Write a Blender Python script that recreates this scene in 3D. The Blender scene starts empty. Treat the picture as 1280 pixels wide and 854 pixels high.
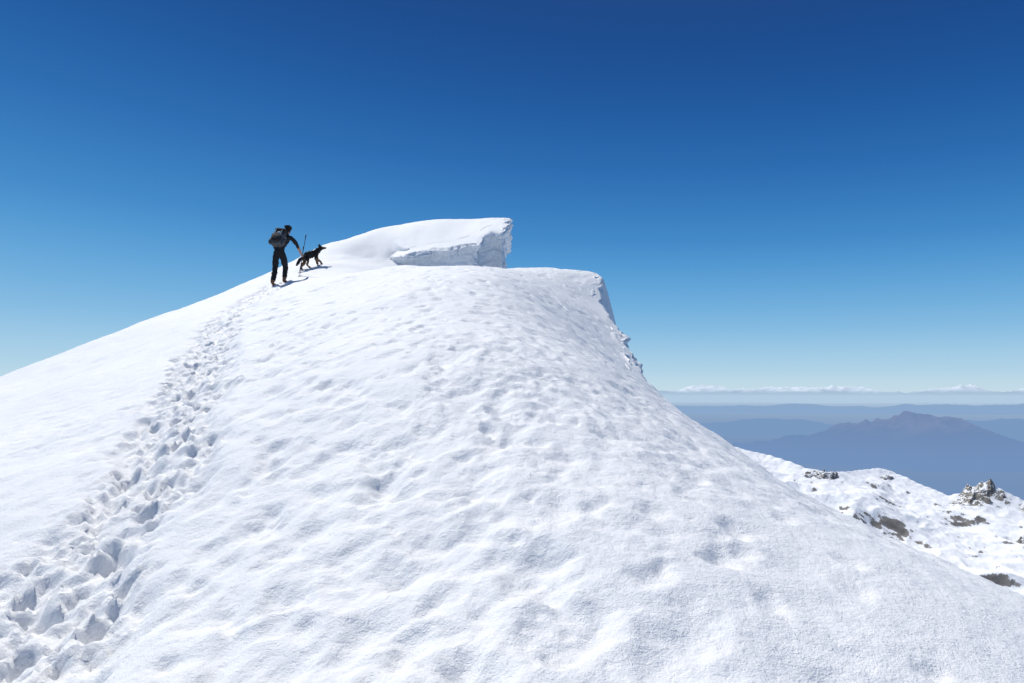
import bpy, math
import numpy as np
from mathutils import Vector, Matrix

scene = bpy.context.scene
scene.view_settings.view_transform = 'Standard'
try: scene.view_settings.look = 'None'
except Exception: pass
scene.view_settings.exposure = 0
rng = np.random.default_rng(7)

# ------------------------------------------------------------ noise helpers
TAB = rng.uniform(-1, 1, (256, 256))
def vnoise(x, y, seed=0):
    x = np.asarray(x, float) + seed * 17.31; y = np.asarray(y, float) + seed * 9.77
    xi = np.floor(x).astype(int); yi = np.floor(y).astype(int)
    fx = x - xi; fy = y - yi
    fx = fx*fx*fx*(fx*(fx*6-15)+10); fy = fy*fy*fy*(fy*(fy*6-15)+10)
    a = TAB[xi & 255, yi & 255]; b = TAB[(xi+1) & 255, yi & 255]
    c = TAB[xi & 255, (yi+1) & 255]; d = TAB[(xi+1) & 255, (yi+1) & 255]
    return (a*(1-fx)+b*fx)*(1-fy) + (c*(1-fx)+d*fx)*fy
def fbm(x, y, octs=4, seed=0, gain=0.5):
    s = 0; a = 1.0; f = 1.0
    for o in range(octs):
        ang = 0.7*o + 0.3
        xr = x*math.cos(ang) - y*math.sin(ang); yr = x*math.sin(ang) + y*math.cos(ang)
        s = s + a*vnoise(xr*f, yr*f, seed+o*3); a *= gain; f *= 2.03
    return s
def ridged(x, y, octs=4, seed=0):
    s = 0; a = 1.0; f = 1.0
    for o in range(octs):
        ang = 0.9*o + 0.2
        xr = x*math.cos(ang) - y*math.sin(ang); yr = x*math.sin(ang) + y*math.cos(ang)
        s = s + a*(1-2*np.abs(vnoise(xr*f, yr*f, seed+o*3))); a *= 0.5; f *= 2.1
    return s
def sstep(a, b, x):
    t = np.clip((x-a)/(b-a), 0, 1); return t*t*(3-2*t)

def tps_fit(P):
    P = np.array(P, float); n = len(P); X = P[:, :2]; z = P[:, 2]
    r = np.linalg.norm(X[:, None]-X[None], axis=2)
    K = np.where(r > 0, r*r*np.log(r+1e-12), 0) + np.eye(n)*0.02
    A = np.zeros((n+3, n+3)); A[:n, :n] = K; A[:n, n] = 1; A[:n, n+1:] = X
    A[n, :n] = 1; A[n+1:, :n] = X.T
    w = np.linalg.solve(A, np.concatenate([z, [0, 0, 0]])); return X, w
def tps_eval(fit, x, y):
    X, w = fit; n = len(X)
    s = w[n] + w[n+1]*x + w[n+2]*y
    for i in range(n):
        r2 = (x-X[i, 0])**2 + (y-X[i, 1])**2
        s = s + w[i]*0.5*r2*np.log(r2+1e-12)
    return s

def grid_mesh(name, X, Y, Z, mat, smooth=True):
    n, m = X.shape
    co = np.stack([X, Y, Z], axis=2).reshape(-1, 3).astype(np.float32)
    i = np.arange(n*m).reshape(n, m)
    q = np.stack([i[:-1, :-1], i[:-1, 1:], i[1:, 1:], i[1:, :-1]], axis=2).reshape(-1, 4)
    me = bpy.data.meshes.new(name)
    me.vertices.add(len(co)); me.vertices.foreach_set('co', co.ravel())
    me.loops.add(q.size); me.loops.foreach_set('vertex_index', q.ravel().astype(np.int32))
    me.polygons.add(len(q)); me.polygons.foreach_set('loop_start', (np.arange(len(q))*4).astype(np.int32))
    if smooth: me.polygons.foreach_set('use_smooth', np.ones(len(q), bool))
    me.update(calc_edges=True)
    ob = bpy.data.objects.new(name, me); scene.collection.objects.link(ob)
    me.materials.append(mat); return ob

# ------------------------------------------------------------ materials
def new_mat(name):
    m = bpy.data.materials.new(name); m.use_nodes = True
    nt = m.node_tree; nt.nodes.clear()
    out = nt.nodes.new('ShaderNodeOutputMaterial'); return m, nt, out
def simple(name, col, rough=0.8, noise=0.25, scale=30, bump=0.2):
    m, nt, out = new_mat(name); N = nt.nodes; L = nt.links
    b = N.new('ShaderNodeBsdfPrincipled'); b.inputs['Roughness'].default_value = rough
    tc = N.new('ShaderNodeTexCoord'); nz = N.new('ShaderNodeTexNoise'); nz.inputs['Scale'].default_value = scale
    nz.inputs['Detail'].default_value = 4
    cr = N.new('ShaderNodeValToRGB')
    cr.color_ramp.elements[0].color = (*[c*(1-noise) for c in col], 1); cr.color_ramp.elements[0].position = .3
    cr.color_ramp.elements[1].color = (*[min(1, c*(1+noise)) for c in col], 1); cr.color_ramp.elements[1].position = .7
    bp = N.new('ShaderNodeBump'); bp.inputs['Strength'].default_value = bump; bp.inputs['Distance'].default_value = 0.01
    L.new(tc.outputs['Object'], nz.inputs['Vector']); L.new(nz.outputs['Fac'], cr.inputs['Fac'])
    L.new(cr.outputs['Color'], b.inputs['Base Color']); L.new(nz.outputs['Fac'], bp.inputs['Height'])
    L.new(bp.outputs['Normal'], b.inputs['Normal']); L.new(b.outputs[0], out.inputs[0]); return m

def snow_material(name='snow'):
    m, nt, out = new_mat(name); N = nt.nodes; L = nt.links
    b = N.new('ShaderNodeBsdfPrincipled')
    b.inputs['Roughness'].default_value = 0.6
    b.inputs['Specular IOR Level'].default_value = 0.2
    geo = N.new('ShaderNodeNewGeometry')
    def nz(sc, det, ro=.5):
        n = N.new('ShaderNodeTexNoise'); n.inputs['Scale'].default_value = sc; n.inputs['Detail'].default_value = det; n.inputs['Roughness'].default_value = ro
        L.new(geo.outputs['Position'], n.inputs['Vector']); return n
    n0 = nz(9, 5, .55); n1 = nz(34, 6, .65); n2 = nz(150, 3); n3 = nz(.9, 5)
    cr = N.new('ShaderNodeValToRGB')
    cr.color_ramp.elements[0].position = .35; cr.color_ramp.elements[0].color = (.885, .89, .895, 1)
    cr.color_ramp.elements[1].position = .65; cr.color_ramp.elements[1].color = (.925, .925, .92, 1)
    L.new(n3.outputs['Fac'], cr.inputs['Fac']); L.new(cr.outputs['Color'], b.inputs['Base Color'])
    prev = None
    for n, st, ds in ((n0, .32, .035), (n1, .6, .020), (n2, .55, .007)):
        bb = N.new('ShaderNodeBump'); bb.inputs['Strength'].default_value = st; bb.inputs['Distance'].default_value = ds
        L.new(n.outputs['Fac'], bb.inputs['Height'])
        if prev: L.new(prev.outputs['Normal'], bb.inputs['Normal'])
        prev = bb
    L.new(prev.outputs['Normal'], b.inputs['Normal'])
    L.new(b.outputs[0], out.inputs[0]); return m
snow = snow_material('snow')

# ------------------------------------------------------------ terrain definition (metres; camera eye is the origin)
COMMON = [
 (0,0,-1.6),(0,2,-.95),(0,4,-.33),(0,6,.28),(0,8,.86),(0,10,1.42),(0,12,1.96),(0,14,2.47),(0,16,2.97),
 (1,16,2.93),(1.7,16,2.85),(-2.8,17,3.15),(-1.4,16.5,3.05),
 (2.05,10,0),(2.3,7.6,-.57),(2.5,6,-.9),(2.54,4.6,-1.05),(2.64,3.6,-1.07),(2.7,2,-1.5),(2.7,0,-2.2),
 (2.11,12,.60),(2.06,13.5,1.30),(1.9,14.5,1.85),(2.05,15.8,2.7),
 (-2.05,2.95,-1.04),(-2.4,4.5,-.57),(-2.9,5.9,-.205),(-4,8.8,.41),(-5.2,12.5,1.47),(-6.6,19,3.03),(-6.35,20.4,3.62),(-5.85,20.8,3.93),(-6.2,21.8,4.12),
 (-5.2,16,2.45),(-3,13,2.0),(-5.0,24.2,4.80),(-4.9,23,4.35),(-5.1,25.5,5.7),
 (-10.5,14,.33),(-9.95,18,1.8),(-7.8,22,3.85),(-6.95,23.5,4.67),(-6.8,25,5.5),
 (-8,8,-.85),(-6,4,-1.45),(-8,12,.30),(-14,18.7,-.6),(-14,22,.3),(-12,24,1.8),(-10,26,3.2),(-9,30,4.2),
 (-20,10,-3.7),(-20,20,-3.2),(-12,6,-2.2),(-20,0,-6),(-12,0,-4.0),(-6,0,-2.8),(-5,-6,-4.2),(0,-6,-3.8),(3,-6,-4.7),(-20,-6,-8),(-20,35,-2.5),(-30,15,-8),(-10,42,1)]
LOW = COMMON + [(0,17.5,3.02),(0,19,2.8),(0,22,2.9),(-2.8,20,3.1),(-2.6,23,3.6),(-4.0,23.6,4.3),(-2,26,3.8),(0,26,3.4),(0,32,3.0),(-4,30,4.2),(0,42,1)]
HIGH = COMMON + [(-3.84,24,4.80),(-2.28,24,5.02),(-1.1,23.9,5.2),(-1.08,24.5,5.7),(-.23,24.3,5.80),(0,25,6.2),
 (-5.1,27,6.6),(-2.6,27,6.89),(-.2,26.2,6.72),(-4,25.4,5.75),(-2,25.4,6.05),(-5,32,6.0),(0,32,5.6),(0,42,3),(0,20,4.0),(-3,20,3.9)]
fL = tps_fit(LOW); fH = tps_fit(HIGH)
LIPY = np.array([-8,0,3.6,4.6,6,7.6,10,12,13.5,14.5,15.2,15.5,16,17,19,22,23.5,24,25,27,30,46.])
LIPX = np.array([3.2,2.9,2.64,2.54,2.5,2.3,2.05,2.11,2.03,1.88,1.86,2.0,2.02,1.8,.9,-.2,-.6,-.62,-.62,-.62,-.6,.2])
def xlip(y):
    return np.interp(y, LIPY, LIPX) + sstep(9, 10.5, y)*(0.07*vnoise(y*2.2, y*0+3.3)+0.06*vnoise(y*5, y*0+8.3)+0.03*vnoise(y*11, y*0+1.3))
RIM = np.array([(-4.5,24.35),(-3.84,24.0),(-2.9,24.1),(-2.28,23.95),(-1.6,24.05),(-1.2,23.85),(-1.08,24.3),(-.7,24.45),(-.35,24.2),(-.2,24.35),(-.12,24.8),(-.11,25.6),(-.11,26.6),(-.1,27.5),(-.1,30)])
def yrim(x): return np.interp(x, RIM[:11, 0], RIM[:11, 1])
def terrain(x, y):
    xl = xlip(y); xc = np.minimum(x, xl)
    lo = tps_eval(fL, xc, y); hi = tps_eval(fH, xc, y)
    far = sstep(-3.9, -5.0, x)
    w = 0.12 + 1.6*far
    d = y - (yrim(x) + 0.2 + .32*(1-far))
    s = sstep(-w*far, w, d)
    z = lo + (hi-lo)*s
    q = np.maximum(x-xl, 0)
    k = 1.5 + 2.5*sstep(9, 12, y) + 10*sstep(20, 23, y); r = 1.1 - 1.03*sstep(8, 12, y)
    z = z - (0.35*q + k*q*q/(q+r)) * np.where(q > 0, 1, 0)
    ql = np.maximum(-16-x, 0); z = z - 0.25*ql
    return z

def axis(lo, hi, f):
    v = [0.0]
    while v[-1] < hi: v.append(v[-1]+f(v[-1]))
    u = [0.0]
    while u[-1] > lo: u.append(u[-1]-f(u[-1]))
    return np.array(u[:0:-1]+v)
xs = axis(-45, 30, lambda t: .017+.0029*abs(t))
ys = axis(-8, 46, lambda t: (.02 if t >= 0 else .15) if t < 9 else .0024*t)
X, Y = np.meshgrid(xs, ys)
Z = terrain(X, Y)
dist = np.sqrt(X**2+Y**2)
patch = .40 + .60*sstep(-.5, .7, fbm(X/1.7, Y/2.1, 3, 15))
Z += 0.055*fbm(X/2.4, Y/2.4, 3, 1)*sstep(0, 3, dist)
Z += 0.012*patch*fbm(X/.42, Y/.6, 3, 5)
Z -= 0.009*patch*np.maximum(0, ridged(X/.29, Y/.27, 3, 11))*sstep(30, 6, dist)
Z += 0.008*patch*fbm(X/.10, Y/.11, 3, 21, .6)*sstep(18, 5, dist)

def pit(px, py, ang, a, b, dep, p=2.4, rim=.25):
    R = 2.2*max(a, b)
    i0, i1 = np.searchsorted(xs, [px-R, px+R]); j0, j1 = np.searchsorted(ys, [py-R, py+R])
    if i1 <= i0 or j1 <= j0: return
    dx = X[j0:j1, i0:i1]-px; dy = Y[j0:j1, i0:i1]-py
    u = (dx*math.cos(ang)+dy*math.sin(ang))/a; v = (-dx*math.sin(ang)+dy*math.cos(ang))/b
    r = np.sqrt(u*u+v*v) + 0.34*vnoise(dx/a*1.6+px*9, dy/a*1.6+py*7, 2) + .15*vnoise(dx/a*4+px*9, dy/a*4+py*7, 4)
    r = np.maximum(r, 0)
    Z[j0:j1, i0:i1] += -dep*np.exp(-r**p) + dep*rim*np.exp(-((r-1.35)/.35)**2)
def path_pts(P, step):
    P = np.array(P, float); seg = np.linalg.norm(np.diff(P, axis=0), axis=1); c = np.concatenate([[0], np.cumsum(seg)])
    t = np.arange(0, c[-1], step); x = np.interp(t, c, P[:, 0]); y = np.interp(t, c, P[:, 1])
    return x, y, np.arctan2(np.gradient(y), np.gradient(x))
TRACK = [(-1.7,1.0),(-1.95,2.2),(-2.05,2.95),(-2.34,3.77),(-2.45,4.5),(-2.9,5.9),(-4.0,8.8),(-5.2,12.5),(-6.0,16),(-6.6,19.1)]
tx, ty, ta = path_pts(TRACK, .05)
xt = np.interp(Y, ty, tx); dtr = (X - xt)*np.cos(.25)
m = sstep(.50, .22, np.abs(dtr + .12*vnoise(Y*1.6, X*0+1)+.07*vnoise(Y*5, X*4)))*sstep(0.5, 1.5, Y)*sstep(19.6, 18.8, Y)
Z -= .085*m
Z += m*(.030*fbm(X/.09, Y/.10, 4, 31, .62)*sstep(22, 5, dist) + .022*fbm(X/.24, Y/.28, 2, 35))
def walk(P, step, off, a, b, dep, jit, n=1, p=2.6, rim=.25):
    for k in range(n):
        x, y, an = path_pts(P, step)
        for i in range(len(x)):
            s = off*(1 if i % 2 else -1)
            jx, jy = rng.normal(0, jit, 2)
            pit(x[i]-math.sin(an[i])*s+jx, y[i]+math.cos(an[i])*s+jy, an[i]+rng.normal(0, .6), a*rng.uniform(.6, 1.35), b*rng.uniform(.7, 1.3), dep*rng.uniform(.3, 1.3), p, rim)
walk(TRACK, .16, .15, .065, .045, .034, .11, 9, 2.3, .5)
walk(TRACK, .36, .11, .12, .065, .045, .07, 2, 2.4, .35)
walk(TRACK, .22, .34, .055, .04, .024, .13, 4, 2.2, .3)
B = [(-1.0,1.4),(-1.15,2.3),(-1.35,3.6),(-1.9,5.5),(-2.6,8),(-3.9,11.5),(-5.4,16)]
walk(B, .28, .15, .10, .065, .032, .15, 3, 2.2, .25)
for P in ([(-.5,1.4),(-.6,3.6),(-.9,6),(-1.4,9),(-1.2,13),(-1,15)], [(.2,1.6),(.1,4),(.3,7),(.5,10),(.8,13),(1.1,15)], [(1.0,2),(1.2,4),(1.3,7),(1.35,10),(1.4,13)]):
    walk(P, .40, .17, .09, .07, .022, .24, 3, 2, .15)
for k in range(3600):
    y = rng.uniform(1.3, 18); x = rng.uniform(-.42, .2)*y + rng.normal(0, .5)
    sz = rng.uniform(.35, 1.0)**2*1.9
    pit(x, y, rng.uniform(0, 3.1), .11*sz, rng.uniform(.5, .9)*.11*sz, rng.uniform(.2, 1)**2*.024, 2, .2)
for k in range(600):   # sparse marks on the untrodden left side
    y = rng.uniform(3, 20); x = rng.uniform(-.85, -.45)*y
    pit(x, y, rng.uniform(0, 3.1), rng.uniform(.08, .3), rng.uniform(.06, .15), rng.uniform(.003, .012), 2, .1)
slope = grid_mesh('snow_slope', X, Y, Z, snow)
def zat(x, y):
    i = int(np.clip(np.searchsorted(xs, x)-1, 0, len(xs)-2)); j = int(np.clip(np.searchsorted(ys, y)-1, 0, len(ys)-2))
    u = (x-xs[i])/(xs[i+1]-xs[i]); v = (y-ys[j])/(ys[j+1]-ys[j])
    return float((Z[j, i]*(1-u)+Z[j, i+1]*u)*(1-v)+(Z[j+1, i]*(1-u)+Z[j+1, i+1]*u)*v)

# ------------------------------------------------------------ cornice faces (real overhanging lips)
def cornice(name, P, zfun, prof, n, mm, amp, hk=15, taper=None, groove=0.0):
    P = np.array(P, float); seg = np.linalg.norm(np.diff(P, axis=0), axis=1); c = np.concatenate([[0], np.cumsum(seg)])
    t = np.linspace(0, c[-1], n); x = np.interp(t, c, P[:, 0]); y = np.interp(t, c, P[:, 1])
    k = np.hanning(hk); k /= k.sum(); h = hk//2
    xp = np.convolve(np.pad(x, h, 'edge'), k, 'valid'); yp = np.convolve(np.pad(y, h, 'edge'), k, 'valid')
    gx = np.gradient(xp); gy = np.gradient(yp); k2 = np.hanning(31); k2 /= k2.sum()
    gx = np.convolve(np.pad(gx, 15, 'edge'), k2, 'valid'); gy = np.convolve(np.pad(gy, 15, 'edge'), k2, 'valid')
    l = np.sqrt(gx*gx+gy*gy); ox = gy/l; oy = -gx/l
    pr = np.array(prof, float); sl = np.concatenate([[0], np.cumsum(np.linalg.norm(np.diff(pr, axis=0), axis=1))])
    s = np.linspace(0, sl[-1], mm); o = np.interp(s, sl, pr[:, 0]); dz = np.interp(s, sl, pr[:, 1])
    T, S = np.meshgrid(t, s); O = np.repeat(o[:, None], n, 1); D = np.repeat(dz[:, None], n, 1)
    edge = -pr[0, 0]
    fade = sstep(edge-.30, edge, S)
    O = O + fade*amp*(fbm(T/.5, S/.35, 4, 41, .6) + .8*ridged(T/.8, S/.16, 3, 47)-.6)
    O = O - fade*groove*np.maximum(0, ridged(T/.45+.3*S, S/1.8, 3, 57)-.4)
    if taper: D = D - .12*sstep(taper, 0, T)
    XX = xp[None]+ox[None]*O; YY = yp[None]+oy[None]*O
    zt = zfun(xp[None]+ox[None]*np.minimum(O, 0.0), yp[None]+oy[None]*np.minimum(O, 0.0))
    zr = zfun(xp, yp)[None]
    ZZ = np.where(S < edge-.08, zt, zr) - D + .012 + .03*fade*fbm(T/.3, S/.3, 3, 53)
    if taper: ZZ = ZZ - .25*sstep(taper, 0, T)
    return grid_mesh(name, XX, YY, ZZ, snow)
cornice('snow_cornice', RIM, lambda x, y: tps_eval(fH, x, y) + 0.055*fbm(x/2.4, y/2.4, 3, 1),
        [(-.8, 0.02), (-.2, 0), (0, .02), (.06, .06), (.06, .15), (-.10, .26), (-.24, .5), (-.2, 1.0), (-.25, 1.4), (-.15, 2.2), (-.1, 3.2)], 560, 190, .06, 9, .9, .07)
ny = np.arange(10.2, 17.1, .08)
NP = [(float(xlip(np.array([v]))[0])+.02, v) for v in ny] + [(1.2, 17.6), (.5, 17.9)]
cornice('snow_cornice.001', NP, lambda x, y: tps_eval(fL, x, y),
        [(-.3, .05), (-.12, 0), (0, .02), (.06, .10), (.03, .25), (-.05, .6), (.05, 1.2), (.5, 3.2)], 620, 130, .08, 7, None, .12)

# ------------------------------------------------------------ lower snowy ridge to the right
RP = np.array([(-160,380,-90),(-60,345,-60),(20,330,-40),(75,308,-27),(90.6,300,-22.5),(99,296,-24.5),(108,290,-26.2),(118,275,-30.2),(127,272,-31.8),(139.6,280,-31.7),(150,282,-31.0),(155,282,-32.2),
 (160.6,272,-36.1),(166,264,-39.4),(178,256,-33.9),(185,250,-38.9),(205,245,-42),(260,235,-50),(380,230,-80),(600,260,-140)], float)
gx = np.concatenate([np.linspace(-200, 60, 90), np.linspace(60.5, 215, 480), np.linspace(216, 600, 100)])
gy = np.concatenate([np.linspace(30, 110, 60), np.linspace(110.5, 320, 560), np.linspace(321, 620, 90)])
RX, RY = np.meshgrid(gx, gy)
best = np.full(RX.shape, 1e9); wsum = 0; zsum = 0
for (a, b) in zip(RP[:-1], RP[1:]):
    for t in np.linspace(0, 1, 5)[:-1]:
        px, py, pz = a+(b-a)*t
        d2 = (RX-px)**2+(RY-py)**2; w_ = 1/(d2+1.5)**1.6; wsum = wsum+w_; zsum = zsum+w_*pz
    d = b[:2]-a[:2]; L2 = d@d
    t = np.clip(((RX-a[0])*d[0]+(RY-a[1])*d[1])/L2, 0, 1)
    best = np.minimum(best, np.hypot(RX-(a[0]+d[0]*t), RY-(a[1]+d[1]*t)))
zr = zsum/wsum
far = RY > np.interp(RX, RP[:, 0], RP[:, 1])
fall_near = .17*best + 6*(1-np.exp(-best/14))
RZ = zr - np.where(far, .75*best, fall_near)
amp = 1-np.exp(-best/9)
RZ += amp*(3.4*ridged(RX/30+RY/60, RY/45, 5, 71)-2.4) + .35*fbm(RX/6, RY/6, 4, 77)
RZ -= .0012*np.maximum(0, 120-RY)**2

def rocky(name, zw, p0, p1, sc, bd, rock=(.13, .12, .11)):
    m, nt, out = new_mat(name); N = nt.nodes; L = nt.links
    b = N.new('ShaderNodeBsdfPrincipled'); b.inputs['Roughness'].default_value = .85; b.inputs['Specular IOR Level'].default_value = .15
    geo = N.new('ShaderNodeNewGeometry'); sep = N.new('ShaderNodeSeparateXYZ')
    nz = N.new('ShaderNodeTexNoise'); nz.inputs['Scale'].default_value = sc; nz.inputs['Detail'].default_value = 10; nz.inputs['Roughness'].default_value = .68
    L.new(geo.outputs['Position'], nz.inputs['Vector']); L.new(geo.outputs['Normal'], sep.inputs[0])
    mul = N.new('ShaderNodeMath'); mul.operation = 'MULTIPLY_ADD'; mul.inputs[1].default_value = zw; L.new(sep.outputs['Z'], mul.inputs[0])
    L.new(nz.outputs['Fac'], mul.inputs[2])
    cr = N.new('ShaderNodeValToRGB'); e = cr.color_ramp.elements
    e[0].position = p0-.35; e[0].color = (*[c*.5 for c in rock], 1)
    e[1].position = p1; e[1].color = (.88, .885, .90, 1)
    k = e.new(p0); k.color = (*[c*1.7 for c in rock], 1)
    L.new(mul.outputs[0], cr.inputs[0]); L.new(cr.outputs[0], b.inputs['Base Color'])
    bp = N.new('ShaderNodeBump'); bp.inputs['Distance'].default_value = bd; bp.inputs['Strength'].default_value = .6
    nz2 = N.new('ShaderNodeTexNoise'); nz2.inputs['Scale'].default_value = .6; nz2.inputs['Detail'].default_value = 7
    L.new(geo.outputs['Position'], nz2.inputs['Vector']); L.new(nz2.outputs['Fac'], bp.inputs['Height']); L.new(bp.outputs[0], b.inputs['Normal'])
    L.new(b.outputs[0], out.inputs[0]); return m
snowrock = rocky('snow_and_rock', .75, .975, 1.0, .14, .5, (.15, .14, .13))
grid_mesh('snowy_ridge', RX, RY, RZ, snowrock)
snowrock2 = rocky('rock_dusted', .45, .80, .86, .55, .6, (.18, .165, .145))
def ridge_z(x, y):
    j = np.clip(np.searchsorted(gy, y), 0, len(gy)-1); i = np.clip(np.searchsorted(gx, x), 0, len(gx)-1); return RZ[j, i]
def outcrop(cx, cy, wx, wy, h, seed):
    u, v = np.meshgrid(np.linspace(-1, 1, 170), np.linspace(-1, 1, 110))
    x = cx + u*wx - v*wy*.3; y = cy + v*wy + u*wx*.15
    r = np.sqrt(u*u+v*v)
    n = ridged(x/5.2, y/5.2, 4, seed)
    steps = np.floor((n+.6*fbm(x/5, y/5, 3, seed+5))*2.2)/2.2
    hgt = h*(.35*n+.45*steps+.45)*sstep(1, .45, r+.3*fbm(x/2.5, y/2.5, 3, seed+9))
    z = ridge_z(x, y) + hgt - .35
    return grid_mesh('rock_outcrop', x, y, z, snowrock2, False)
outcrop(172, 257, 11, 6, 1.45, 1)
outcrop(183, 246, 4, 3, 1.1, 2)
outcrop(121, 270, 8, 3.5, 1.3, 3)
outcrop(92.5, 297, 3, 2, 1.3, 4)
outcrop(127, 225, 4, 2, .9, 5)
outcrop(165, 225, 3, 2, .8, 6)
outcrop(150, 276, 3.5, 2, .9, 7)

# ------------------------------------------------------------ hazy distance
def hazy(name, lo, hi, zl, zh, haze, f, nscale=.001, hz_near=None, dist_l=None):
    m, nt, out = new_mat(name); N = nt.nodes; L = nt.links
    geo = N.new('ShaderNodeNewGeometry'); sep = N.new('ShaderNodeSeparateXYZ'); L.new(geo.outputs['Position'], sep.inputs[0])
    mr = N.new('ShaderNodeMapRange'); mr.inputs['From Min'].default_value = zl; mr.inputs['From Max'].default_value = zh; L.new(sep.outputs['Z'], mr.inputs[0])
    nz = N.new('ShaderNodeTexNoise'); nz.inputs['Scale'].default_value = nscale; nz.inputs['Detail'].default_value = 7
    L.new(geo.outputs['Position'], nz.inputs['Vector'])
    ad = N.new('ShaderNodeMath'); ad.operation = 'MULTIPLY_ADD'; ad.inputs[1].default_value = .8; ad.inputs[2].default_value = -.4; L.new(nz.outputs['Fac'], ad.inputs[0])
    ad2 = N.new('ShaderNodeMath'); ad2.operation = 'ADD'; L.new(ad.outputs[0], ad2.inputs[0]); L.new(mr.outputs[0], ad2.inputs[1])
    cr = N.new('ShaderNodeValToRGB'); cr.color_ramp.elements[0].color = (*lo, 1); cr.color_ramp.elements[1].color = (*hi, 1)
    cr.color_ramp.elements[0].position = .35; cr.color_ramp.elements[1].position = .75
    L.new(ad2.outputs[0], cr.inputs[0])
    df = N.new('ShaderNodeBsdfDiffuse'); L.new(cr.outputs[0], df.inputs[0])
    em = N.new('ShaderNodeEmission'); em.inputs['Color'].default_value = (*haze, 1)  # airlight painted into the terrain material: glowing haze colour mixed over the diffuse
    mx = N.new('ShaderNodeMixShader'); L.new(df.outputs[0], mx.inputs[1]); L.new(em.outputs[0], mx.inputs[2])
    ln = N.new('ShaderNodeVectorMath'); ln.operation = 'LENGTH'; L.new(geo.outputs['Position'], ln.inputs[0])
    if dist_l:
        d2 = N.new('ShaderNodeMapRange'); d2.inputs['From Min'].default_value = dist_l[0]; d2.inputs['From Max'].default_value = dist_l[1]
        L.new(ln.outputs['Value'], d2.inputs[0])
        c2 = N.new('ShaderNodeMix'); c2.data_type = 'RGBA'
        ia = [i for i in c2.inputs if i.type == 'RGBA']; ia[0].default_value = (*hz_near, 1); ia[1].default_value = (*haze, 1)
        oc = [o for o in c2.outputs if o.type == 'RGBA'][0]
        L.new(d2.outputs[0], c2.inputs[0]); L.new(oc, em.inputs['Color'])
    if isinstance(f, tuple):   # painted haze thins with altitude
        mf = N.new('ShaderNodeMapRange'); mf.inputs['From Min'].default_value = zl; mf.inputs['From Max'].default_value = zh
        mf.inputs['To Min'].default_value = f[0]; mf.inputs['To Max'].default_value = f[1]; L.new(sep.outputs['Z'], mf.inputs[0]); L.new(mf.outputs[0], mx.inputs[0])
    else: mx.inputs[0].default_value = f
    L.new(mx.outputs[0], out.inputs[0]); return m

rr = np.concatenate([np.linspace(500, 10000, 30), np.geomspace(10500, 320000, 60)]); aa = np.linspace(0, 2*math.pi, 181)
RR, AA = np.meshgrid(rr, aa)
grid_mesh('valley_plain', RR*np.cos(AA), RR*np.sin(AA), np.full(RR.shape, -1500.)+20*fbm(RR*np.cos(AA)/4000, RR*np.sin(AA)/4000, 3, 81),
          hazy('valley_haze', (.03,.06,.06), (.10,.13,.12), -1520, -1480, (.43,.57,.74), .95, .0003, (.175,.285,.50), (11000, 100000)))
def hill(name, RPTS, x0, x1, y0, y1, n, k, nz, mat, seed, amp):
    HX, HY = np.meshgrid(np.linspace(x0, x1, n), np.linspace(y0, y1, n))
    z = np.full(HX.shape, -2500.)
    RPTS = np.array(RPTS, float)
    for a, b in zip(RPTS[:-1], RPTS[1:]):
        d = b[:2]-a[:2]; t = np.clip(((HX-a[0])*d[0]+(HY-a[1])*d[1])/(d@d), 0, 1)
        dd = np.hypot(HX-a[0]-d[0]*t, HY-a[1]-d[1]*t); z = np.maximum(z, a[2]+(b[2]-a[2])*t - k*dd)
    z += amp*(ridged(HX/nz, HY/nz, 5, seed)-.8)*np.clip((z+1800)/1200, .15, 1)
    return grid_mesh(name, HX, HY, z, mat)
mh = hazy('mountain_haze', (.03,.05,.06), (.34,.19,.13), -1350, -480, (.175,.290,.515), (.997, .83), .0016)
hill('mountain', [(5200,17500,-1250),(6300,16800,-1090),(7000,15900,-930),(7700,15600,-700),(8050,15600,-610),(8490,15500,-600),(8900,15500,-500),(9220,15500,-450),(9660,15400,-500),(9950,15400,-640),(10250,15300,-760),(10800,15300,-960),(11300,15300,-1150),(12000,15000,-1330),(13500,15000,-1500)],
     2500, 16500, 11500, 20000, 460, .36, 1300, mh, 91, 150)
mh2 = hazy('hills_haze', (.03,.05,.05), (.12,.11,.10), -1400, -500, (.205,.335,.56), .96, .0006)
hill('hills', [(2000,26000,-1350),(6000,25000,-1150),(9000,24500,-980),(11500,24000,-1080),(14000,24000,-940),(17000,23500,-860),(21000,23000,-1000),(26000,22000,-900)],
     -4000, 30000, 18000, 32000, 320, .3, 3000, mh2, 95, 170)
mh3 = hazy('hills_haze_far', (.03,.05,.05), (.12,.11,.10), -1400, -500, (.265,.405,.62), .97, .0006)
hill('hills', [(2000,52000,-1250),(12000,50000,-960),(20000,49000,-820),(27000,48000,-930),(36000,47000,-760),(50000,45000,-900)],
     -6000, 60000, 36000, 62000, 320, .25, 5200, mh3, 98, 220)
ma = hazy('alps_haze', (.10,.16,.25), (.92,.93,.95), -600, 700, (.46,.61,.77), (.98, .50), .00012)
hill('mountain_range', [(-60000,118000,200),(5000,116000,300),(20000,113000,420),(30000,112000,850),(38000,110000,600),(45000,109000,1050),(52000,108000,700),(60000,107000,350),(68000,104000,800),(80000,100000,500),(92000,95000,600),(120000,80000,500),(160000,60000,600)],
     -70000, 165000, 50000, 135000, 700, .16, 7000, ma, 99, 600)

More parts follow.
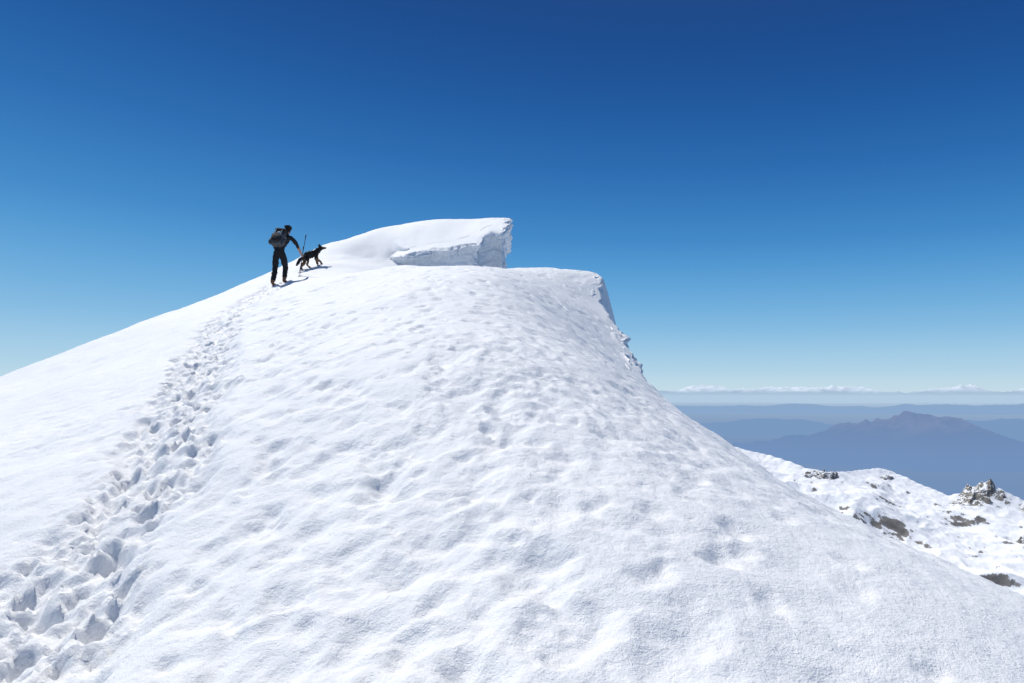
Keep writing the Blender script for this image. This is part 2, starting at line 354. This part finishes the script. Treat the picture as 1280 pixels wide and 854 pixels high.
# ------------------------------------------------------------ figures
def skin_mesh(nodes, edges, root, level=2):
    names = list(nodes); idx = {n: i for i, n in enumerate(names)}
    me = bpy.data.meshes.new('tmp'); me.from_pydata([nodes[n][0] for n in names], [(idx[a], idx[b]) for a, b in edges], [])
    ob = bpy.data.objects.new('tmp', me); scene.collection.objects.link(ob)
    md = ob.modifiers.new('s', 'SKIN'); md.use_smooth_shade = True; md.branch_smoothing = .4
    for i, n in enumerate(names):
        r = nodes[n][1]; r = r if isinstance(r, tuple) else (r, r)
        me.skin_vertices[0].data[i].radius = r; me.skin_vertices[0].data[i].use_root = (n == root)
    ss = ob.modifiers.new('u', 'SUBSURF'); ss.levels = level; ss.render_levels = level
    dg = bpy.context.evaluated_depsgraph_get(); dg.update()
    res = bpy.data.meshes.new_from_object(ob.evaluated_get(dg)); bpy.data.objects.remove(ob)
    for p in res.polygons: p.use_smooth = True
    return res
def part(name, me, parent, mats):
    me.materials.clear()
    for mt in mats: me.materials.append(mt)
    me.name = name; ob = bpy.data.objects.new(name, me); scene.collection.objects.link(ob); ob.parent = parent; return ob
def empty(name, loc, rz):
    e = bpy.data.objects.new(name, None); scene.collection.objects.link(e); e.location = loc; e.rotation_euler = (0, 0, rz); return e

black = simple('black_cloth', (.012, .012, .014), .9, .4, 25, .4)
black2 = simple('black_trousers', (.009, .009, .010), .85, .4, 18, .5)
skinm = simple('skin', (.42, .23, .16), .6, .1, 20, .1)
boot = simple('brown_boot', (.16, .07, .035), .7, .4, 30, .3)
hair = simple('dark_hair', (.015, .012, .010), .9, .4, 60, .5)
pack_m = simple('grey_pack_fabric', (.05, .055, .062), .75, .5, 9, .3)
strap_m = simple('light_strap', (.30, .33, .35), .6, .1, 20, .1)
metal = simple('pole_aluminium', (.03, .03, .032), .35, .1, 20, 0)

HX0, HY0 = -6.56, 19.0
psi = math.radians(8)
hz0 = zat(HX0, HY0)
def l2w(x, y): return HX0 + x*math.cos(psi)+y*math.sin(psi), HY0 - x*math.sin(psi)+y*math.cos(psi)
def gl(x, y): return zat(*l2w(x, y)) - hz0 - .02
hiker = empty('hiker', (HX0, HY0, hz0), -psi)
zr_ = gl(.12, .16); zl_ = gl(-.07, -.16)
H = {
 'pel': ((0.01,-.03,.93), (.165,.13)), 'sp1': ((0.02,.02,1.08), (.155,.12)), 'sp2': ((0.04,.08,1.22), (.17,.13)), 'chest': ((.055,.14,1.36), (.19,.135)),
 'nb': ((.07,.20,1.47), (.09,.08)), 'nk': ((.075,.23,1.53), .06), 'hd0': ((.08,.26,1.585), (.074,.087)), 'hd1': ((.085,.27,1.66), (.084,.102)), 'hd2': ((.085,.26,1.725), (.056,.066)),
 'chin': ((.085,.34,1.575), .035),
 'shr': ((.24,.18,1.40), .072), 'elr': ((.35,.33,1.20), .052), 'far': ((.375,.45,1.09), .043), 'wrr': ((.39,.57,.97), .029), 'par': ((.395,.62,.945), (.024,.036)),
 'shl': ((-.125,.16,1.40), .072), 'ell': ((-.235,.15,1.14), .052), 'fal': ((-.22,.28,1.06), .043), 'wrl': ((-.17,.41,1.00), .029), 'pal': ((-.16,.46,.985), (.024,.036)),
 'hir': ((.09,-.01,.87), .11), 'tr': ((.11,.08,.70), .102), 'knr': ((.12,.17,.50+zr_*.6), .082), 'cr': ((.12,.14,.34+zr_), .078), 'anr': ((.12,.11,.13+zr_), .060), 'hr': ((.12,.09,.06+zr_), .05), 'ter': ((.13,.28,.04+zr_), (.05,.038)),
 'hil': ((-.07,-.04,.87), .11), 'tl': ((-.075,-.05,.68), .10), 'knl': ((-.075,-.07,.46+zl_*.5), .080), 'cl': ((-.07,-.13,.32+zl_), .078), 'anl': ((-.07,-.20,.13+zl_), .060), 'hl': ((-.07,-.22,.065+zl_), .05), 'tel': ((-.065,-.03,.04+zl_), (.05,.038)),
}
def leanp(p):
    k = max(0, p[2]-1.0)/.7
    return (p[0]+.02*k, p[1]+.03*k, p[2]-.01*k)
for kk in list(H): H[kk] = (leanp(H[kk][0]), H[kk][1])
E = [('pel','sp1'),('sp1','sp2'),('sp2','chest'),('chest','nb'),('nb','nk'),('nk','hd0'),('hd0','hd1'),('hd1','hd2'),('hd0','chin'),
 ('chest','shr'),('shr','elr'),('elr','far'),('far','wrr'),('wrr','par'),('chest','shl'),('shl','ell'),('ell','fal'),('fal','wrl'),('wrl','pal'),
 ('pel','hir'),('hir','tr'),('tr','knr'),('knr','cr'),('cr','anr'),('anr','hr'),('hr','ter'),('pel','hil'),('hil','tl'),('tl','knl'),('knl','cl'),('cl','anl'),('anl','hl'),('hl','tel')]
me = skin_mesh(H, E, 'pel')
body = part('body', me, hiker, [black, black2, skinm, boot, hair])
for v in me.vertices:   # cloth wrinkles
    c = v.co
    if c.z < 1.47 and c.y < .38:
        n = .012*float(vnoise(c.x*9+3, c.z*16)) + .007*float(vnoise(c.y*20, c.z*30+4)); v.co = c + v.normal*n
for p in me.polygons:
    c = p.center
    if c.z > 1.535:
        p.material_index = 2 if (c.y > .34 or c.z < 1.56) else 4
    elif c.z > 1.50: p.material_index = 2
    elif (c.x > .2 and c.y > .38) or (c.x < -.1 and c.y > .23 and c.z < 1.12): p.material_index = 2
    elif c.z < (.17+zr_ if c.x > .02 else .17+zl_): p.material_index = 3
    elif c.z < .98: p.material_index = 1
    else: p.material_index = 0
def fingers(name, palm, fwd, up, out):
    palm = Vector(palm); fwd = Vector(fwd).normalized(); up = Vector(up).normalized(); out = Vector(out).normalized()
    for i, (o, ln) in enumerate([(.027, .9), (.009, 1.0), (-.010, .95), (-.027, .75)]):
        b = palm + up*o; k = f'f{i}'; nd = {}
        pts = [b, b+fwd*.045*ln+out*.004, b+fwd*.062*ln-out*.028*ln, b+fwd*.035*ln-out*.045*ln]
        for j, q in enumerate(pts): nd[f'{k}{j}'] = (tuple(q), .0095-.001*j)
        part(name+f'_finger_{i+1}', skin_mesh(nd, [(f'{k}{j}', f'{k}{j+1}') for j in range(3)], f'{k}0', 1), hiker, [skinm])
    pts = [palm-fwd*.02+up*.02, palm+up*.045+fwd*.015-out*.012, palm+up*.045+fwd*.04-out*.03]
    nd = {f't{j}': (tuple(q), .011-.001*j) for j, q in enumerate(pts)}
    part(name+'_thumb', skin_mesh(nd, [('t0','t1'),('t1','t2')], 't0', 1), hiker, [skinm])
fingers('right_hand', (.395,.625,.945), (0,1,-.1), (0,.15,1), (1,0,0))
fingers('left_hand', (-.16,.465,.985), (0,1,-.15), (0,.15,1), (-1,0,0))

import bmesh
def shaped_box(name, size, centre, rot, fn, mats, parent, cuts=10):
    bm = bmesh.new(); bmesh.ops.create_cube(bm, size=2)
    bmesh.ops.subdivide_edges(bm, edges=bm.edges[:], cuts=cuts, use_grid_fill=True)
    for v in bm.verts:
        c = v.co; l = (abs(c.x)**5+abs(c.y)**5+abs(c.z)**5)**.2; c = c/l
        c = fn(Vector(c)); v.co = Vector((c.x*size[0], c.y*size[1], c.z*size[2]))
    me = bpy.data.meshes.new(name); bm.to_mesh(me); bm.free()
    for p in me.polygons: p.use_smooth = True
    ob = part(name, me, parent, mats); ob.location = centre; ob.rotation_euler = rot; return ob
def pk(c):
    t = (c.z+1)/2; s = .85+.18*math.sin(t*math.pi)
    n = .07*float(vnoise(c.x*4+c.z*3, c.z*4+c.y*5))
    return Vector((c.x*(s+n), c.y*(s+n)*(1.08-.3*t), c.z))
pack = empty('backpack', (.005,-.055,1.30), 0); pack.parent = hiker
pack.rotation_euler = (-math.radians(25), math.radians(7), 0)
shaped_box('pack_body', (.185,.125,.255), (0,-.02,0), (0,0,0), pk, [pack_m], pack)
shaped_box('pack_lid', (.165,.125,.06), (0,-.01,.265), (0,0,0), pk, [black], pack, 6)
shaped_box('pack_pocket', (.12,.06,.11), (0,-.15,-.09), (0,0,0), pk, [black], pack, 6)
shaped_box('pack_light_patch', (.05,.012,.03), (.02,-.145,.12), (0,0,0), pk, [strap_m], pack, 4)
for s in (-1, 1):
    shaped_box('pack_side_pocket', (.035,.07,.09), (s*.19,-.03,-.12), (0,0,0), pk, [pack_m], pack, 5)
    shaped_box('pack_buckle_strap', (.012,.006,.16), (s*.085,-.15,.05), (0,0,0), lambda c: c, [strap_m], pack, 3)
    pts = {'a': ((s*.10,.06,.22), (.022,.008)), 'b': ((s*.11,.20,.21), (.024,.008)), 'c': ((s*.12,.29,.10), (.022,.008)), 'd': ((s*.13,.25,-.08), (.018,.008)), 'e': ((s*.18,.08,-.18), (.014,.008))}
    part('shoulder_strap', skin_mesh(pts, [('a','b'),('b','c'),('c','d'),('d','e')], 'a', 1), pack, [black])
def capf(c): return Vector((c.x, c.y, c.z if c.z > 0 else c.z*.3))
head = empty('head_parts', (.019,.029,-.01), 0); head.parent = hiker
shaped_box('cap_crown', (.084,.101,.060), (.085,.262,1.705), (math.radians(-8),0,0), capf, [black], head, 8)
shaped_box('cap_brim', (.055,.038,.006), (.085,.375,1.69), (math.radians(-18),0,0), lambda c: c, [black], head, 5)
for s in (-1, 1):
    part('ear', skin_mesh({'a': ((.085+s*.078,.265,1.605), (.008,.014)), 'b': ((.085+s*.087,.26,1.64), (.008,.018)), 'c': ((.085+s*.086,.26,1.66), (.006,.010))}, [('a','b'),('b','c')], 'a', 1), head, [skinm])
    shaped_box('eye', (.012,.008,.007), (.085+s*.032,.36,1.65), (0,0,0), lambda c: c, [hair], head, 3)
part('nose', skin_mesh({'a': ((.085,.355,1.655), .010), 'b': ((.085,.382,1.615), .014)}, [('a','b')], 'a', 1), head, [skinm])
shaped_box('mouth', (.025,.006,.006), (.085,.37,1.583), (0,0,0), lambda c: c, [boot], head, 3)

def pole(name, a, b):
    d = (b-a).normalized(); nd = {}
    nd['g0'] = (tuple(a), .015); nd['g1'] = (tuple(a+d*.06), .017); nd['g2'] = (tuple(a+d*.13), .013)
    nd['s1'] = (tuple(a+d*.16), .010); nd['s2'] = (tuple(b-d*.08), .008); nd['t'] = (tuple(b), .004)
    part(name, skin_mesh(nd, [('g0','g1'),('g1','g2'),('g2','s1'),('s1','s2'),('s2','t')], 'g0', 1), hiker, [metal])
    bm = bmesh.new(); bmesh.ops.create_cone(bm, cap_ends=True, segments=20, radius1=.045, radius2=.012, depth=.018)
    me = bpy.data.meshes.new('basket'); bm.to_mesh(me); bm.free(); ob = part(name+'_basket', me, hiker, [metal]); ob.location = b-d*.07
    ob.rotation_mode = 'QUATERNION'; ob.rotation_quaternion = (-d).to_track_quat('Z', 'Y')
hand = Vector((.375,.665,.945))
gt = Vector((.50,.62,1.57))
pole('trekking_pole', gt, hand + (hand-gt).normalized()*.48)
p2b = Vector((.33,.60,0)); p2b.z = gl(p2b.x, p2b.y)-.03
d2 = (p2b-hand).normalized(); pole('trekking_pole_pair', hand - d2*.30, p2b)

# ------------------------------------------------------------ dog (black-and-tan shepherd type), heading uphill to the right
DX, DY = -6.0, 20.6
hd = math.radians(25)
dog = empty('dog', (DX, DY, 0), hd); dog.scale = (.92, .92, .92)
ux, uy = math.cos(hd), math.sin(hd)
def zd(l): return zat(DX+ux*l, DY+uy*l)
zf, zb = zd(.20), zd(-.26)
pitch = math.atan2(zf-zb, .46)
dog.location.z = (zf+zb)/2 - .02; dog.rotation_euler = (0, -pitch, hd)
D = {'rump': ((-.28,0,.44), (.10,.12)), 'loin': ((-.15,0,.455), (.10,.12)), 'mid': ((-.02,0,.45), (.115,.14)), 'chest': ((.14,0,.435), (.12,.155)), 'with': ((.22,0,.48), (.10,.125)),
 'nk': ((.31,0,.53), (.085,.10)), 'hd': ((.40,0,.565), (.068,.072)), 'br': ((.455,0,.55), (.048,.048)), 'mz': ((.53,0,.525), (.030,.032)), 'ns': ((.565,0,.52), (.022,.022)),
 't1': ((-.37,0,.41), .045), 't2': ((-.45,0,.32), .052), 't3': ((-.52,0,.25), .048), 't4': ((-.58,0,.24), .020)}
DE = [('mid','chest'),('mid','loin'),('loin','rump'),('chest','with'),('with','nk'),('nk','hd'),('hd','br'),('br','mz'),('mz','ns'),('rump','t1'),('t1','t2'),('t2','t3'),('t3','t4')]
for s, nm, fo, ho in ((1, 'l', .09, -.10), (-1, 'r', -.06, .08)):
    D['fs'+nm] = ((.16, s*.08, .36), .066); D['fe'+nm] = ((.12+fo*.4, s*.085, .26), .050); D['fw'+nm] = ((.16+fo, s*.085, .14), .032); D['fp'+nm] = ((.15+fo*1.3, s*.085, .035), .028); D['ft'+nm] = ((.20+fo*1.3, s*.085, .022), .026)
    D['hh'+nm] = ((-.24, s*.08, .38), .088); D['hk'+nm] = ((-.18+ho*.5, s*.095, .28), .062); D['ho'+nm] = ((-.32+ho, s*.09, .165), .032); D['hp'+nm] = ((-.29+ho*1.2, s*.09, .035), .027); D['ht'+nm] = ((-.24+ho*1.2, s*.09, .022), .026)
    D['e0'+nm] = ((.385, s*.05, .615), .028); D['e1'+nm] = ((.370, s*.062, .665), .020); D['e2'+nm] = ((.365, s*.066, .70), .007)
    DE += [('chest','fs'+nm),('fs'+nm,'fe'+nm),('fe'+nm,'fw'+nm),('fw'+nm,'fp'+nm),('fp'+nm,'ft'+nm),('rump','hh'+nm),('hh'+nm,'hk'+nm),('hk'+nm,'ho'+nm),('ho'+nm,'hp'+nm),('hp'+nm,'ht'+nm),('hd','e0'+nm),('e0'+nm,'e1'+nm),('e1'+nm,'e2'+nm)]
me = skin_mesh(D, DE, 'mid', 3)
furb = simple('black_fur', (.014, .012, .011), .85, .5, 40, .8); furt = simple('tan_fur', (.24, .14, .07), .85, .35, 40, .8)
part('dog_body', me, dog, [furb, furt])
for v in me.vertices:
    c = v.co; v.co = c + v.normal*(.016*float(vnoise(c.x*30, c.z*30+c.y*30)) + .010*float(vnoise(c.x*60, c.z*50+c.y*50)))
for p in me.polygons:
    c = p.center; n = .03*float(vnoise(c.x*25, c.z*25+c.y*18))
    tan = c.z+n < .25 and c.x > -.42 or (c.x > .47 and c.z+n < .54) or (c.z+n < .34 and c.x > .2) or (c.x < -.25 and c.x > -.36 and c.z+n < .33 and abs(c.y) > .05)
    p.material_index = 1 if tan else 0

# ------------------------------------------------------------ light, sky, camera
el = math.radians(59); az = math.radians(-42)      # from +Y, negative = left
sd = Vector((math.sin(az)*math.cos(el), math.cos(az)*math.cos(el), math.sin(el)))
sun = bpy.data.lights.new('sun', 'SUN'); sun.energy = 3.9; sun.angle = math.radians(.53); sun.color = (1, .98, .94)
so = bpy.data.objects.new('sun', sun); scene.collection.objects.link(so); so.rotation_euler = sd.to_track_quat('Z', 'Y').to_euler(); so.location = (-20, 5, 30)
w = bpy.data.worlds.new('World'); scene.world = w; w.use_nodes = True
nt = w.node_tree; nt.nodes.clear(); N = nt.nodes; L = nt.links
sky = N.new('ShaderNodeTexSky'); sky.sky_type = 'NISHITA'; sky.sun_disc = False; sky.sun_elevation = el; sky.sun_rotation = az
sky.altitude = 2400; sky.air_density = 1.0; sky.dust_density = .1; sky.ozone_density = 1.0
tc = N.new('ShaderNodeTexCoord'); sp = N.new('ShaderNodeSeparateXYZ'); L.new(tc.outputs['Generated'], sp.inputs[0])
dt = N.new('ShaderNodeVectorMath'); dt.operation = 'DOT_PRODUCT'; L.new(tc.outputs['Generated'], dt.inputs[0]); dt.inputs[1].default_value = (-.95, .3, 0)
sm = N.new('ShaderNodeMath'); sm.operation = 'MULTIPLY'; sm.inputs[1].default_value = -.22; L.new(dt.outputs['Value'], sm.inputs[0])
pl = N.new('ShaderNodeMath'); pl.operation = 'ADD'; pl.inputs[1].default_value = 1.04; L.new(sm.outputs[0], pl.inputs[0])
zz = N.new('ShaderNodeMath'); zz.operation = 'MULTIPLY'; L.new(sp.outputs['Z'], zz.inputs[0]); L.new(pl.outputs[0], zz.inputs[1])
ramp = N.new('ShaderNodeValToRGB'); ramp.color_ramp.interpolation = 'B_SPLINE'
stops = [(0, (.56,.71,.81)), (.03, (.44,.66,.81)), (.09, (.215,.49,.76)), (.16, (.095,.35,.68)), (.22, (.045,.245,.58)), (.31, (.016,.14,.44)), (.42, (.006,.080,.31)), (.54, (.004,.045,.205)), (.72, (.05,.10,.24)), (1, (.12,.16,.26))]
e = ramp.color_ramp.elements
e[0].position = 0; e[0].color = (*stops[0][1], 1); e[1].position = 1; e[1].color = (*stops[-1][1], 1)
for p_, c_ in stops[1:-1]:
    k = e.new(p_); k.color = (*c_, 1)
L.new(zz.outputs[0], ramp.inputs[0])
sc = N.new('ShaderNodeMixRGB'); sc.blend_type = 'MULTIPLY'; sc.inputs['Fac'].default_value = 1; sc.inputs['Color2'].default_value = (.10, .10, .10, 1); L.new(sky.outputs[0], sc.inputs['Color1'])
mxw = N.new('ShaderNodeMixRGB'); mxw.inputs['Fac'].default_value = .94; L.new(sc.outputs[0], mxw.inputs['Color1']); L.new(ramp.outputs[0], mxw.inputs['Color2'])
bg = N.new('ShaderNodeBackground'); bg.inputs['Strength'].default_value = 1.0
ow = N.new('ShaderNodeOutputWorld')
L.new(mxw.outputs[0], bg.inputs['Color']); L.new(bg.outputs[0], ow.inputs[0])

cam = bpy.data.cameras.new('camera'); cam.lens = 24; cam.sensor_width = 36; cam.clip_start = .05; cam.clip_end = 600000
co = bpy.data.objects.new('camera', cam); scene.collection.objects.link(co); co.location = (0, 0, 0)
co.rotation_euler = (math.radians(90+4.226), 0, 0); scene.camera = co
